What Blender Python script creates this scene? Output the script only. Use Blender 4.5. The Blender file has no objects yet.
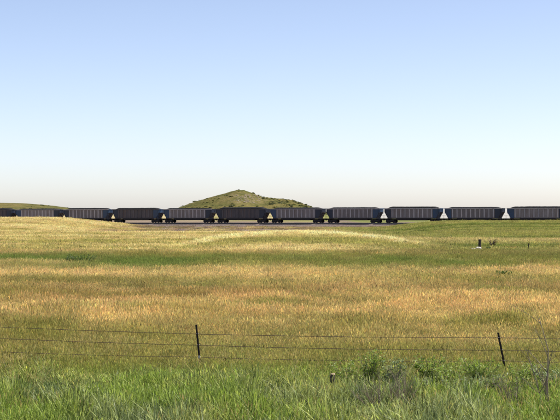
import bpy, bmesh, math, random
import numpy as np
from mathutils import Vector, Matrix

S = bpy.context.scene
COL = S.collection
rng = np.random.default_rng(7)
random.seed(7)
R = math.radians

# ------------------------------------------------------------------ camera, sky, sun, exposure
F = 1500.0                       # focal length in photo pixels (photo 560 x 420)
CAMZ = 4.0
HOR = 208.0                      # horizon row in the photo
cam_d = bpy.data.cameras.new('camera')
cam = bpy.data.objects.new('camera', cam_d); COL.objects.link(cam)
cam_d.sensor_width = 36.0
cam_d.lens = 36.0 * F / 560.0
cam_d.clip_start = 0.1; cam_d.clip_end = 30000
cam.location = (0, 0, CAMZ)
cam.rotation_euler = (R(90) - math.atan((210 - HOR) / F), 0, 0)
S.camera = cam

SUN_AZ, SUN_EL = R(84), R(55)     # azimuth from +Y towards +X
W = bpy.data.worlds.new('World'); S.world = W; W.use_nodes = True
nt = W.node_tree; nt.nodes.clear()
sky = nt.nodes.new('ShaderNodeTexSky'); sky.sky_type = 'NISHITA'; sky.sun_disc = False
sky.sun_elevation = SUN_EL; sky.sun_rotation = SUN_AZ
sky.altitude = 1500; sky.air_density = 0.65; sky.dust_density = 2.3; sky.ozone_density = 0.0
bg = nt.nodes.new('ShaderNodeBackground'); bg.inputs[1].default_value = 0.134
wo = nt.nodes.new('ShaderNodeOutputWorld')
wt = nt.nodes.new('ShaderNodeMix'); wt.data_type = 'RGBA'; wt.blend_type = 'MULTIPLY'; wt.inputs[0].default_value = 1.0
wt.inputs[7].default_value = (1.085, 0.98, 0.95, 1)              # hazy warm white balance, the same all over
nt.links.new(sky.outputs[0], wt.inputs[6]); nt.links.new(wt.outputs[2], bg.inputs[0]); nt.links.new(bg.outputs[0], wo.inputs[0])
sl = bpy.data.lights.new('sun', 'SUN'); sl.energy = 4.6; sl.angle = R(0.53); sl.color = (1.0, 0.955, 0.88)
sun = bpy.data.objects.new('sun', sl); COL.objects.link(sun)
sdir = Vector((math.cos(SUN_EL) * math.sin(SUN_AZ), math.cos(SUN_EL) * math.cos(SUN_AZ), math.sin(SUN_EL)))
sun.rotation_euler = sdir.to_track_quat('Z', 'Y').to_euler()
sun.location = (60, 30, 90)
S.view_settings.view_transform = 'Standard'; S.view_settings.look = 'None'
S.view_settings.gamma = 1.0; S.view_settings.exposure = 0.60
try: S.view_settings.use_curve_mapping = False
except Exception: pass
S.cycles.use_denoising = True
S.cycles.max_bounces = 6; S.cycles.diffuse_bounces = 3; S.cycles.glossy_bounces = 2
S.cycles.transmission_bounces = 3; S.cycles.transparent_max_bounces = 8

# ------------------------------------------------------------------ helpers
def tag(o, label=None, cat=None, group=None, kind=None):
    if label: o['label'] = label
    if cat: o['category'] = cat
    if group: o['group'] = group
    if kind: o['kind'] = kind
    return o

def link(name, me, mat=None, parent=None, loc=(0, 0, 0), rot=(0, 0, 0)):
    o = bpy.data.objects.new(name, me); COL.objects.link(o)
    o.location = loc; o.rotation_euler = rot
    if parent: o.parent = parent
    if mat is not None and me is not None and len(me.materials) == 0: me.materials.append(mat)
    return o

def empty(name, loc=(0, 0, 0), rot=(0, 0, 0)):
    o = bpy.data.objects.new(name, None); COL.objects.link(o)
    o.location = loc; o.rotation_euler = rot; o.empty_display_size = 0.2
    return o

class MB:
    def __init__(s): s.v = []; s.f = []
    def add(s, vs, fs):
        n = len(s.v); s.v += [tuple(p) for p in vs]; s.f += [tuple(i + n for i in f) for f in fs]; return s
    def box(s, x0, x1, y0, y1, z0, z1):
        return s.add([(x0,y0,z0),(x1,y0,z0),(x1,y1,z0),(x0,y1,z0),(x0,y0,z1),(x1,y0,z1),(x1,y1,z1),(x0,y1,z1)],
                     [(0,3,2,1),(4,5,6,7),(0,1,5,4),(1,2,6,5),(2,3,7,6),(3,0,4,7)])
    def prism(s, pts, y0, y1):          # polygon in xz, extruded along y
        n = len(pts)
        vs = [(x, y0, z) for x, z in pts] + [(x, y1, z) for x, z in pts]
        fs = [tuple(range(n)), tuple(range(2*n-1, n-1, -1))]
        fs += [(i, i+n, (i+1) % n + n, (i+1) % n) for i in range(n)]
        return s.add(vs, fs)
    def tube(s, pts, rad, n=6, cap=True):
        pts = [Vector(p) for p in pts]
        if not hasattr(rad, '__len__'): rad = [rad] * len(pts)
        vs = []; fs = []
        for i, p in enumerate(pts):
            d = (pts[min(i+1, len(pts)-1)] - pts[max(i-1, 0)]).normalized()
            a = d.cross(Vector((0.31, 0.17, 0.93)) if abs(d.z) < 0.9 else Vector((1, 0.1, 0))).normalized(); b = d.cross(a)
            for k in range(n):
                t = 2*math.pi*k/n
                vs.append(p + rad[i]*(math.cos(t)*a + math.sin(t)*b))
        for i in range(len(pts)-1):
            for k in range(n):
                fs.append((i*n+k, i*n+(k+1) % n, (i+1)*n+(k+1) % n, (i+1)*n+k))
        if cap: fs += [tuple(range(n-1, -1, -1)), tuple((len(pts)-1)*n+k for k in range(n))]
        return s.add(vs, fs)
    def mesh(s, name, mat=None, smooth=False):
        me = bpy.data.meshes.new(name); me.from_pydata(s.v, [], s.f); me.update()
        bm = bmesh.new(); bm.from_mesh(me); bmesh.ops.recalc_face_normals(bm, faces=bm.faces); bm.to_mesh(me); bm.free()
        if smooth: me.polygons.foreach_set('use_smooth', [True]*len(me.polygons))
        if mat: me.materials.append(mat)
        return me

def hash2(ix, iy, seed):
    h = (ix.astype(np.int64)*374761393 + iy.astype(np.int64)*668265263 + seed*974711) & 0x7fffffff
    h = ((h ^ (h >> 13))*1274126177) & 0x7fffffff
    h = h ^ (h >> 16)
    return (h & 0xffff) / 65535.0
def vnoise(x, y, seed=0):
    x = np.asarray(x, float); y = np.asarray(y, float)
    ix = np.floor(x); iy = np.floor(y); fx = x-ix; fy = y-iy
    fx = fx*fx*(3-2*fx); fy = fy*fy*(3-2*fy)
    a = hash2(ix, iy, seed); b = hash2(ix+1, iy, seed); c = hash2(ix, iy+1, seed); d = hash2(ix+1, iy+1, seed)
    return (a*(1-fx)+b*fx)*(1-fy)+(c*(1-fx)+d*fx)*fy
def fbm(x, y, seed=0, oct=4):
    s = 0; a = 0.5; t = 0
    for o in range(oct):
        s = s + a*vnoise(x*2**o, y*2**o, seed+o*17); t += a; a *= 0.5
    return s/t
def sm(e0, e1, x):
    t = np.clip((x-e0)/(e1-e0), 0, 1); return t*t*(3-2*t)
def gauss(x, s): return np.exp(-0.5*(x/s)**2)

# ------------------------------------------------------------------ materials
def mat_nodes(name):
    m = bpy.data.materials.new(name); m.use_nodes = True
    t = m.node_tree; b = t.nodes['Principled BSDF']
    return m, t, b
def N(t, typ, **kw):
    n = t.nodes.new(typ)
    for k, v in kw.items(): setattr(n, k, v)
    return n
def mixc(t, blend, fac, a, b):
    n = N(t, 'ShaderNodeMix', data_type='RGBA', blend_type=blend)
    for i, v in ((0, fac), (6, a), (7, b)):
        if isinstance(v, (int, float)): n.inputs[i].default_value = v
        elif isinstance(v, tuple): n.inputs[i].default_value = (*v, 1)
        else: t.links.new(v, n.inputs[i])
    return n.outputs[2]
def ramp(t, fac, stops):
    n = N(t, 'ShaderNodeValToRGB'); cr = n.color_ramp
    while len(cr.elements) < len(stops): cr.elements.new(0.5)
    for e, (p, c) in zip(cr.elements, stops): e.position = p; e.color = (*c, 1)
    t.links.new(fac, n.inputs[0]); return n.outputs[0]
def noise(t, scale, detail=4, vec=None, rough=0.55):
    n = N(t, 'ShaderNodeTexNoise'); n.inputs['Scale'].default_value = scale; n.inputs['Detail'].default_value = detail
    n.inputs['Roughness'].default_value = rough
    if vec is not None: t.links.new(vec, n.inputs['Vector'])
    return n.outputs[0]
def objvec(t, scale=(1, 1, 1)):
    c = N(t, 'ShaderNodeTexCoord'); m = N(t, 'ShaderNodeMapping'); m.inputs['Scale'].default_value = scale
    t.links.new(c.outputs['Object'], m.inputs[0]); return m.outputs[0]

def painted(name, base, dirt, rough=0.6, scale=1.2, metal=0.0, amt=0.6, vary=0.0, rust=0.0):
    m, t, b = mat_nodes(name)
    oi = N(t, 'ShaderNodeObjectInfo'); of = N(t, 'ShaderNodeVectorMath', operation='MULTIPLY_ADD')
    t.links.new(oi.outputs['Random'], of.inputs[0]); of.inputs[1].default_value = (91, 57, 23); t.links.new(objvec(t, (1, 1, 0.35)), of.inputs[2])
    n = noise(t, scale, 6, of.outputs[0], 0.65)
    c = ramp(t, n, [(0.35, base), (0.62, tuple(base[i]*(1-amt)+dirt[i]*amt for i in range(3))), (0.8, dirt)])
    n2 = noise(t, scale*7, 3, objvec(t))
    c = mixc(t, 'MULTIPLY', 0.5, c, ramp(t, n2, [(0.3, (0.6, 0.6, 0.6)), (0.7, (1, 1, 1))]))
    if rust:
        mp = N(t, 'ShaderNodeMapping'); mp.inputs['Scale'].default_value = (1, 1, 0.22); t.links.new(of.outputs[0], mp.inputs[0])
        rr = ramp(t, noise(t, 2.1, 5, mp.outputs[0], 0.7), [(0.52, (0, 0, 0)), (0.68, (rust, rust, rust))])
        c = mixc(t, 'MIX', rr, c, (0.13, 0.075, 0.05))
    if vary:
        c = mixc(t, 'MULTIPLY', 1.0, c, ramp(t, oi.outputs['Random'], [(0, (1-vary, 1-vary, 1-vary*0.9)), (1, (1+vary, 1+vary*0.93, 1+vary*0.85))]))
    t.links.new(c, b.inputs['Base Color']); b.inputs['Roughness'].default_value = rough; b.inputs['Metallic'].default_value = metal
    return m

M = {}
M['car_grey'] = painted('weathered_grey_sheet', (0.25, 0.215, 0.205), (0.165, 0.135, 0.118), vary=0.25, rust=0.6)
M['car_rib'] = painted('weathered_rib', (0.48, 0.44, 0.43), (0.31, 0.27, 0.25), vary=0.25, rust=0.6)
M['car_dark'] = painted('dark_sheet', (0.085, 0.072, 0.078), (0.055, 0.046, 0.046), vary=0.25, rust=0.6)
M['dark_rib'] = painted('dark_rib', (0.10, 0.088, 0.094), (0.07, 0.06, 0.06), vary=0.25, rust=0.6)
M['blue'] = painted('dark_blue_paint', (0.022, 0.060, 0.135), (0.03, 0.04, 0.06), 0.5)
M['shaded_end'] = painted('navy_end_shade', (0.014, 0.022, 0.050), (0.018, 0.018, 0.022), 0.5)  # navy car ends: shade of the recessed bays is put into this colour
M['under'] = painted('grimy_steel', (0.028, 0.024, 0.026), (0.045, 0.036, 0.032), 0.8, 3)
M['steel'] = painted('worn_steel', (0.30, 0.27, 0.25), (0.16, 0.10, 0.07), 0.4, 4, 0.6)
M['wood'] = painted('weathered_wood', (0.10, 0.075, 0.055), (0.05, 0.036, 0.028), 0.9, 6)
M['oldpost'] = painted('old_dark_wood', (0.022, 0.017, 0.015), (0.045, 0.036, 0.03), 0.9, 6)
M['sawn'] = painted('sawn_end', (0.62, 0.47, 0.30), (0.42, 0.30, 0.18), 0.9, 18)
M['tpost'] = painted('rusted_post_steel', (0.020, 0.013, 0.012), (0.035, 0.018, 0.012), 0.8, 9)
M['wire'] = painted('rusty_wire', (0.075, 0.045, 0.03), (0.05, 0.03, 0.022), 0.7, 20)
M['clip'] = painted('bright_wire_clip', (0.55, 0.53, 0.5), (0.3, 0.28, 0.26), 0.5, 20)
M['bone'] = painted('bleached_pale_stone', (0.62, 0.59, 0.54), (0.36, 0.32, 0.27), 0.9, 3)
M['bark'] = painted('grey_twig_bark', (0.31, 0.245, 0.17), (0.17, 0.13, 0.09), 0.9, 12)
M['tie'] = painted('creosote_tie', (0.045, 0.036, 0.03), (0.09, 0.075, 0.06), 0.9, 3)

def coal_mat():
    m, t, b = mat_nodes('coal')
    c = ramp(t, noise(t, 5, 5, objvec(t)), [(0.3, (0.006, 0.006, 0.006)), (0.75, (0.020, 0.019, 0.020))])
    t.links.new(c, b.inputs['Base Color']); b.inputs['Roughness'].default_value = 0.75; b.inputs['Specular IOR Level'].default_value = 0.2
    bu = N(t, 'ShaderNodeBump'); bu.inputs['Strength'].default_value = 0.8; bu.inputs['Distance'].default_value = 0.15
    v = N(t, 'ShaderNodeTexVoronoi'); v.inputs['Scale'].default_value = 7
    t.links.new(objvec(t), v.inputs['Vector'])
    t.links.new(v.outputs[0], bu.inputs['Height']); t.links.new(bu.outputs[0], b.inputs['Normal'])
    return m
M['coal'] = coal_mat()

def ground_mat():
    m, t, b = mat_nodes('meadow_ground')
    a = N(t, 'ShaderNodeAttribute', attribute_name='col')
    n = noise(t, 1.6, 8, objvec(t), 0.7); n2 = noise(t, 11, 5, objvec(t), 0.7)
    c = mixc(t, 'MULTIPLY', 0.8, a.outputs[0], ramp(t, n, [(0.28, (0.62, 0.60, 0.55)), (0.72, (1.25, 1.25, 1.25))]))
    c = mixc(t, 'MULTIPLY', 0.7, c, ramp(t, n2, [(0.3, (0.6, 0.6, 0.6)), (0.7, (1.25, 1.22, 1.2))]))
    t.links.new(c, b.inputs['Base Color']); b.inputs['Roughness'].default_value = 1.0
    b.inputs['Specular IOR Level'].default_value = 0.1
    bu = N(t, 'ShaderNodeBump'); bu.inputs['Strength'].default_value = 0.7; bu.inputs['Distance'].default_value = 0.12
    t.links.new(n2, bu.inputs['Height']); t.links.new(bu.outputs[0], b.inputs['Normal'])
    return m
M['ground'] = ground_mat()

def ballast_mat():
    m, t, b = mat_nodes('ballast_gravel')
    v = N(t, 'ShaderNodeTexVoronoi'); v.inputs['Scale'].default_value = 9
    t.links.new(objvec(t), v.inputs['Vector'])
    c = ramp(t, v.outputs['Color'], [(0.1, (0.10, 0.075, 0.066)), (0.5, (0.19, 0.145, 0.122)), (0.9, (0.29, 0.225, 0.19))])
    c = mixc(t, 'MULTIPLY', 0.6, c, ramp(t, noise(t, 0.3, 4, objvec(t)), [(0.3, (0.6, 0.57, 0.54)), (0.7, (1, 1, 1))]))
    t.links.new(c, b.inputs['Base Color']); b.inputs['Roughness'].default_value = 0.95
    bu = N(t, 'ShaderNodeBump'); bu.inputs['Distance'].default_value = 0.06
    t.links.new(v.outputs[0], bu.inputs['Height']); t.links.new(bu.outputs[0], b.inputs['Normal'])
    return m
M['ballast'] = ballast_mat()

def blade_mat(name, tipmix=(1.12, 1.06, 0.95), trans=0.45, spec=0.25, lo=0.45, hi=1.55, rough=0.55):
    """grass colour: per-tuft colour attribute x per-blade variation, with paler tips"""
    m, t, b = mat_nodes(name)
    ins = N(t, 'ShaderNodeAttribute', attribute_name='col', attribute_type='INSTANCER')
    rn = N(t, 'ShaderNodeAttribute', attribute_name='rnd'); tp = N(t, 'ShaderNodeAttribute', attribute_name='tip')
    c = mixc(t, 'MULTIPLY', 1.0, ins.outputs[0], ramp(t, rn.outputs['Fac'], [(0, (lo*0.92, lo*1.08, lo)), (0.5, (0.88, 0.92, 0.88)), (1, (hi, hi*0.96, hi*0.98))]))
    c = mixc(t, 'MULTIPLY', 1.0, c, ramp(t, tp.outputs['Fac'], [(0, (0.8, 0.85, 0.8)), (1, tipmix)]))
    for l in list(t.links):
        if l.to_node.type == 'OUTPUT_MATERIAL': t.links.remove(l)
    t.links.new(c, b.inputs['Base Color']); b.inputs['Roughness'].default_value = rough
    b.inputs['Specular IOR Level'].default_value = spec
    tr = N(t, 'ShaderNodeBsdfTranslucent'); t.links.new(mixc(t, 'MULTIPLY', 1.0, c, (1.0, 1.0, 0.85)), tr.inputs[0])
    mx = N(t, 'ShaderNodeMixShader'); mx.inputs[0].default_value = trans
    t.links.new(b.outputs[0], mx.inputs[1]); t.links.new(tr.outputs[0], mx.inputs[2])
    t.links.new(mx.outputs[0], t.nodes['Material Output'].inputs[0])
    return m
M['blade'] = blade_mat('dry_grass_blade')
M['green_blade'] = blade_mat('green_grass_blade', (1.12, 1.06, 1.0), 0.30, 0.4, 0.25, 2.1, 0.45)

def leaf_mat(name, lo, hi, trans=0.4):
    m, t, b = mat_nodes(name)
    rn = N(t, 'ShaderNodeAttribute', attribute_name='rnd')
    c = ramp(t, rn.outputs['Fac'], [(0, lo), (1, hi)])
    t.links.new(c, b.inputs['Base Color']); b.inputs['Roughness'].default_value = 0.5; b.inputs['Specular IOR Level'].default_value = 0.4
    tr = N(t, 'ShaderNodeBsdfTranslucent'); t.links.new(mixc(t, 'MULTIPLY', 1.0, c, (1.1, 1.15, 0.6)), tr.inputs[0])
    mx = N(t, 'ShaderNodeMixShader'); mx.inputs[0].default_value = trans
    t.links.new(b.outputs[0], mx.inputs[1]); t.links.new(tr.outputs[0], mx.inputs[2])
    t.links.new(mx.outputs[0], t.nodes['Material Output'].inputs[0])
    return m
M['leaf'] = leaf_mat('bright_leaf', (0.05, 0.10, 0.018), (0.34, 0.44, 0.10))
M['leaf_grey'] = leaf_mat('grey_green_leaf', (0.12, 0.17, 0.08), (0.34, 0.40, 0.21))
M['leaf_dark'] = leaf_mat('dark_leaf', (0.045, 0.085, 0.022), (0.13, 0.19, 0.05))
M['leaf_dry'] = leaf_mat('dry_brown_leaf', (0.05, 0.03, 0.02), (0.13, 0.085, 0.05), 0.2)

# ------------------------------------------------------------------ terrain
GAP0 = np.array([-2.63, 402.86]); STEP = np.array([14.811, -6.806]); PITCH = 16.3
U = STEP/np.linalg.norm(STEP); NRM = np.array([-U[1], U[0]])      # NRM points away from the camera
def rail_z(s):                    # s = metres along the track from GAP0
    return 0.04 + 0.0032*s
def track_sd(X, Y):
    dx = X-GAP0[0]; dy = Y-GAP0[1]
    return dx*U[0]+dy*U[1], dx*NRM[0]+dy*NRM[1]

def ridge(X, Y):                  # low horseshoe-shaped bank in the middle of the far meadow
    u = (X-2.5)/11.5
    return gauss(Y-(228-54*u*u), 6.5)*sm(1.25, 0.9, np.abs(u))
def terrain(X, Y):
    X = np.asarray(X, float); Y = np.asarray(Y, float)
    z = 2.4*sm(20, 7, Y)                                              # roadside bank under the camera
    z = z + 0.22*(fbm(X/46, Y/38, 3, 3)-0.5)*sm(30, 60, Y)
    z = z + 0.05*(fbm(X/4.5, Y/4.5, 9, 2)-0.5)
    # left rise, right rise, low pale crest in the middle
    z = z + 1.62*gauss(Y-338, 34)*sm(-26, -54, X + 2.5*(fbm(X/30, Y/30, 5, 2)-0.5))
    z = z + 0.9*gauss(Y-332, 30)*sm(20, 44, X)
    z = z + 0.32*ridge(X, Y)
    z = z - 0.85*sm(236, 275, Y)*sm(-52, -34, X)*sm(36, 22, X)
    # ground behind the track: nearly level to the left, falling away to the right
    ang = X/np.maximum(Y, 1)
    right = sm(0.022, 0.055, ang)
    back_l = np.minimum(1.3*sm(420, 620, Y), 4-Y/300.0) + 0.5*(fbm(X/90, Y/90, 31, 3)-0.5)
    back_r = np.minimum(0, 2.6-Y/150.0)
    zb = back_l*(1-right)+back_r*right
    wb = sm(415, 470, Y)
    z = z*(1-wb) + zb*wb
    s, d = track_sd(X, Y)
    w = sm(24, 8, np.abs(d))*(np.abs(s) < 900)
    return z*(1-w) + (rail_z(np.clip(s, -320, 320))-0.95)*w
def tz(x, y): return float(terrain(np.array([x]), np.array([y]))[0])

# colours of what grows where (linear base colours)
GOLD = np.array([0.44, 0.382, 0.178]); PALE = np.array([0.68, 0.555, 0.31]); OLIVE = np.array([0.325, 0.315, 0.098])
GREEN = np.array([0.19, 0.25, 0.068]); RED = np.array([0.50, 0.365, 0.195]); BLUEG = np.array([0.295, 0.335, 0.088])
DIRT = np.array([0.20, 0.150, 0.120])
def mix(a, b, w): return a*(1-w[..., None]) + b*w[..., None]
def meadow(X, Y):
    X = np.asarray(X, float); Y = np.asarray(Y, float)
    c = np.broadcast_to(GOLD, X.shape+(3,)).copy()
    wob = (fbm(X/14, Y/22, 77, 3)-0.5)
    YY = Y*(1+0.16*wob)
    n1 = fbm(X/11, Y/7, 21, 4); n2 = fbm(X/26, Y/13, 22, 4); n3 = fbm(X/8, Y/9, 23, 4); n4 = fbm(X/5, Y/4, 29, 4)
    f1 = fbm(X/1.1, Y/3.2, 131, 3); f2 = fbm(X/2.4, Y/5.5, 132, 3)
    c = mix(c, OLIVE, 0.85*sm(0.36, 0.62, 0.6*n1+0.4*f1))
    c = mix(c, PALE, 0.8*sm(0.5, 0.68, 0.6*n2+0.4*f2))
    c = mix(c, RED, 0.6*sm(0.55, 0.70, 0.5*n3+0.5*f2)*sm(150, 60, Y))
    c = mix(c, GREEN, 0.55*sm(0.58, 0.74, 0.4*n4+0.6*f1)*sm(170, 60, Y))
    f3 = 0.55*fbm(X/20, Y/4.0, 141, 4)+0.45*fbm(X/6, Y/2.2, 143, 3); f4 = fbm(X/38, Y/11.0, 142, 3)
    st = np.where(Y < 130, f3, f4)
    c = mix(c, PALE, 0.7*sm(0.52, 0.63, st)*sm(40, 50, Y)); c = mix(c, OLIVE*0.95, 0.7*sm(0.49, 0.39, st)*sm(38, 44, Y))
    # greener strip across the meadow, pale strip in front of it, red-brown strip nearer
    g = gauss(YY-104, 8)*(0.45+0.75*sm(0.35, 0.6, fbm(X/9, Y/20, 41, 3)))*sm(26, 6, X)
    c = mix(c, GREEN*1.05, np.clip(g, 0, 0.95))
    c = mix(c, PALE, np.clip(0.85*gauss(YY-84, 5.5)*sm(14, -4, X), 0, 1))
    c = mix(c, OLIVE*0.9, np.clip(0.8*gauss(YY-75, 4)*sm(2, -8, X), 0, 1))
    c = mix(c, RED, np.clip(0.6*gauss(YY-69, 4.5)*sm(0.35, 0.6, 0.5*n4+0.5*f2), 0, 1))
    c = mix(c, PALE, 0.35*gauss(YY-52, 5)*sm(0.35, 0.6, f2))
    # green-olive right hand side further back
    rgt = sm(2, 22, X)*sm(95, 125, Y)
    c = mix(c, (GREEN*0.6+OLIVE*0.4)*0.82, 0.9*rgt*(0.6+0.6*sm(0.4, 0.6, f4)))
    c = mix(c, PALE*0.9, 0.55*rgt*gauss(YY-178, 10)); c = mix(c, GOLD, 0.6*rgt*gauss(YY-126, 5))
    # golden left and centre further back
    lf = sm(8, -10, X)*sm(130, 180, Y)
    c = mix(c, PALE*0.75+GOLD*0.25, 0.55*lf*sm(0.66, 0.42, n1))
    c = mix(c, OLIVE, 0.6*lf*gauss(YY-205, 16)*sm(0.4, 0.6, n2))
    c = mix(c, OLIVE*0.85+GREEN*0.1, 0.75*gauss(Y-(188-40*((X-2.5)/11.5)**2), 14)*sm(17, 10, np.abs(X-2.5)))
    c = mix(c, PALE*1.2, np.clip(1.15*ridge(X, Y), 0, 0.95))
    c = mix(c, PALE, 0.5*sm(285, 330, Y)*sm(-30, -45, X))
    # olive flush behind the fence, blue-green verge in front of it
    c = mix(c, OLIVE*0.8+GREEN*0.2, 0.85*sm(47, 40, YY)*sm(0.36, 0.58, 0.5*n1+0.5*f2+0.07))
    c = mix(c, BLUEG, sm(37.5, 34.5, Y+1.6*wob+1.2*(n4-0.5)))
    # bare dirt along the railway in the dip
    s, d = track_sd(X, Y)
    bare = sm(-40, -31, X)*sm(30, 22, X)*sm(262, 278, Y+14*(n4-0.5))*sm(0.25, 0.45, n3+0.22*gauss(d, 30))
    bare = bare*sm(0.05, -0.2, terrain(X, Y))*np.maximum(sm(14, 2, X), sm(-26, -18, d))*(0.35+0.65*sm(0.36, 0.5, f2+0.08)); bare = np.maximum(bare, np.where(d > 0, 0.9*sm(60, 30, d), sm(13, 9, -d)))
    c = mix(c, DIRT*(0.75+0.5*n4[..., None]), bare)
    return c, bare

yy = np.concatenate([np.linspace(-60, 18, 14), np.geomspace(20, 7000, 330)])
xs = np.sinh(np.linspace(-7.4, 7.4, 301))*4.2
XX, YYg = np.meshgrid(xs, yy)
ZZ = terrain(XX, YYg)
nx, ny = len(xs), len(yy)
me = bpy.data.meshes.new('ground')
verts = np.stack([XX, YYg, ZZ], -1).reshape(-1, 3)
ii = (np.arange(ny-1)[:, None]*nx + np.arange(nx-1)[None, :]).reshape(-1)
faces = np.stack([ii, ii+1, ii+nx+1, ii+nx], -1)
me.from_pydata(verts.tolist(), [], faces.tolist()); me.update()
gc, gb = meadow(XX, YYg)
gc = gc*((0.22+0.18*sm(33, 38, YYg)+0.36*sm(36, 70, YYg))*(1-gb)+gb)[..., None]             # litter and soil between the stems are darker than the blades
gc = gc.reshape(-1, 3)
at = me.attributes.new('col', 'FLOAT_COLOR', 'POINT')
at.data.foreach_set('color', np.concatenate([gc, np.ones((len(gc), 1))], 1).astype(np.float32).ravel())
me.polygons.foreach_set('use_smooth', [True]*len(me.polygons))
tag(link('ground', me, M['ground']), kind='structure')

# ------------------------------------------------------------------ hills behind the train
def hill_mat():
    m, t, b = mat_nodes('hillside')
    v = objvec(t)
    n = noise(t, 0.10, 7, v, 0.65)
    c = ramp(t, n, [(0.30, (0.063, 0.069, 0.02)), (0.47, (0.115, 0.107, 0.033)), (0.60, (0.172, 0.137, 0.049)), (0.75, (0.105, 0.105, 0.033))])
    a = N(t, 'ShaderNodeAttribute', attribute_name='bare')
    nb = noise(t, 0.42, 5, v, 0.7)
    mth = N(t, 'ShaderNodeMath', operation='MULTIPLY'); t.links.new(a.outputs['Fac'], mth.inputs[0])
    rr = ramp(t, nb, [(0.50, (0, 0, 0)), (0.60, (1, 1, 1))]); t.links.new(rr, mth.inputs[1])
    c = mixc(t, 'MIX', mth.outputs[0], c, (0.23, 0.175, 0.115))
    c = mixc(t, 'MULTIPLY', 0.6, c, ramp(t, noise(t, 0.9, 4, v, 0.7), [(0.3, (0.55, 0.6, 0.5)), (0.7, (1.2, 1.2, 1.2))]))
    t.links.new(c, b.inputs['Base Color']); b.inputs['Roughness'].default_value = 1.0; b.inputs['Specular IOR Level'].default_value = 0.05
    bu = N(t, 'ShaderNodeBump'); bu.inputs['Strength'].default_value = 0.8; bu.inputs['Distance'].default_value = 1.0
    t.links.new(nb, bu.inputs['Height']); t.links.new(bu.outputs[0], b.inputs['Normal'])
    return m
M['hill'] = hill_mat()
HY = 800.0
def make_hill(prof, Y0, depth, x0, x1, nxh, nyh, seed, barefn, rough=0.6):
    px = np.array([p[0] for p in prof]); pz = np.array([p[1] for p in prof])
    gx = np.linspace(x0, x1, nxh); gy = np.linspace(Y0-depth*2.0, Y0+depth*2.0, nyh)
    A, B = np.meshgrid(gx, gy)
    off = 5.0*(fbm(A/25, B/25, seed, 3)-0.5)
    top = np.interp(A+off*sm(0, depth, np.abs(B-Y0)), px, pz, left=pz[0], right=pz[-1])
    q = np.clip(np.abs(B-Y0)/(depth*2.0), 0, 1)
    bell = (1-q)**1.25*(1+0.5*q)
    g = terrain(A, B)-0.8
    gul = (fbm(A/9, B/16, seed+3, 4)-0.5)*rough*4.2*np.clip(q*4, 0, 1)
    z = g + np.maximum(top-g, 0)*bell + gul*np.clip((top-g)/6, 0, 1) + 0.35*rough*(fbm(A/3.0, B/3.0, seed+8, 3)-0.5)*np.clip((top-g)/3, 0, 1)
    return A, B, z, barefn(A, B, z)
def hx(x): return (x-280)/F*HY
def hz(y): return CAMZ-(y-HOR)/F*HY
butte = [(hx(x), hz(y)) for x, y in [(150,216),(170,211),(182,206.3),(192,202.6),(200,200.3),(208,197.6),(215,195.8),(225,193.2),(232,191.0),(237,189.9),(244,190.0),(250,192.0),(256,194.4),(262.5,196.8),(268,197.4),(275,198.2),(287,199.2),(294,200.6),(300,202.7),(306,204.8),(311,206.8),(325,212),(345,218)]]
def bare_butte(A, B, z):
    u = (A-hx(248))/10.0
    return np.exp(-u*u)*sm(hz(206), hz(201), z)*sm(hz(192.5), hz(195.5), z)
def hill_obj(name, args, label):
    A, B, z, bare = make_hill(*args)
    n = A.shape[1]; m_ = A.shape[0]
    me = bpy.data.meshes.new(name)
    ii = (np.arange(m_-1)[:, None]*n+np.arange(n-1)[None, :]).reshape(-1)
    me.from_pydata(np.stack([A, B, z], -1).reshape(-1, 3).tolist(), [], np.stack([ii, ii+1, ii+n+1, ii+n], -1).tolist()); me.update()
    a = me.attributes.new('bare', 'FLOAT', 'POINT'); a.data.foreach_set('value', bare.astype(np.float32).ravel())
    me.polygons.foreach_set('use_smooth', [True]*len(me.polygons))
    o = link(name, me, M['hill']); tag(o, label, 'hill', kind='structure'); return A, B, z
BUT = hill_obj('hill', (butte, HY, 34, hx(150), hx(345), 190, 110, 51, bare_butte), 'pointed green butte with pale rocky patches behind the train')
lowr = [(-420, hz(204)), (hx(-60), hz(202.0)), (hx(-20), hz(202.3)), (hx(0), hz(202.6)), (hx(15), hz(203.0)), (hx(30), hz(204.0)), (hx(45), hz(205.4)), (hx(60), hz(207.2)), (hx(85), hz(211)), (hx(120), hz(217))]
LOW = hill_obj('hill', (lowr, HY+20, 60, -420, hx(120), 190, 80, 61, lambda A, B, z: 0.15*np.ones_like(A)), 'low rounded olive green hill at the left edge behind the train')

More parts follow.
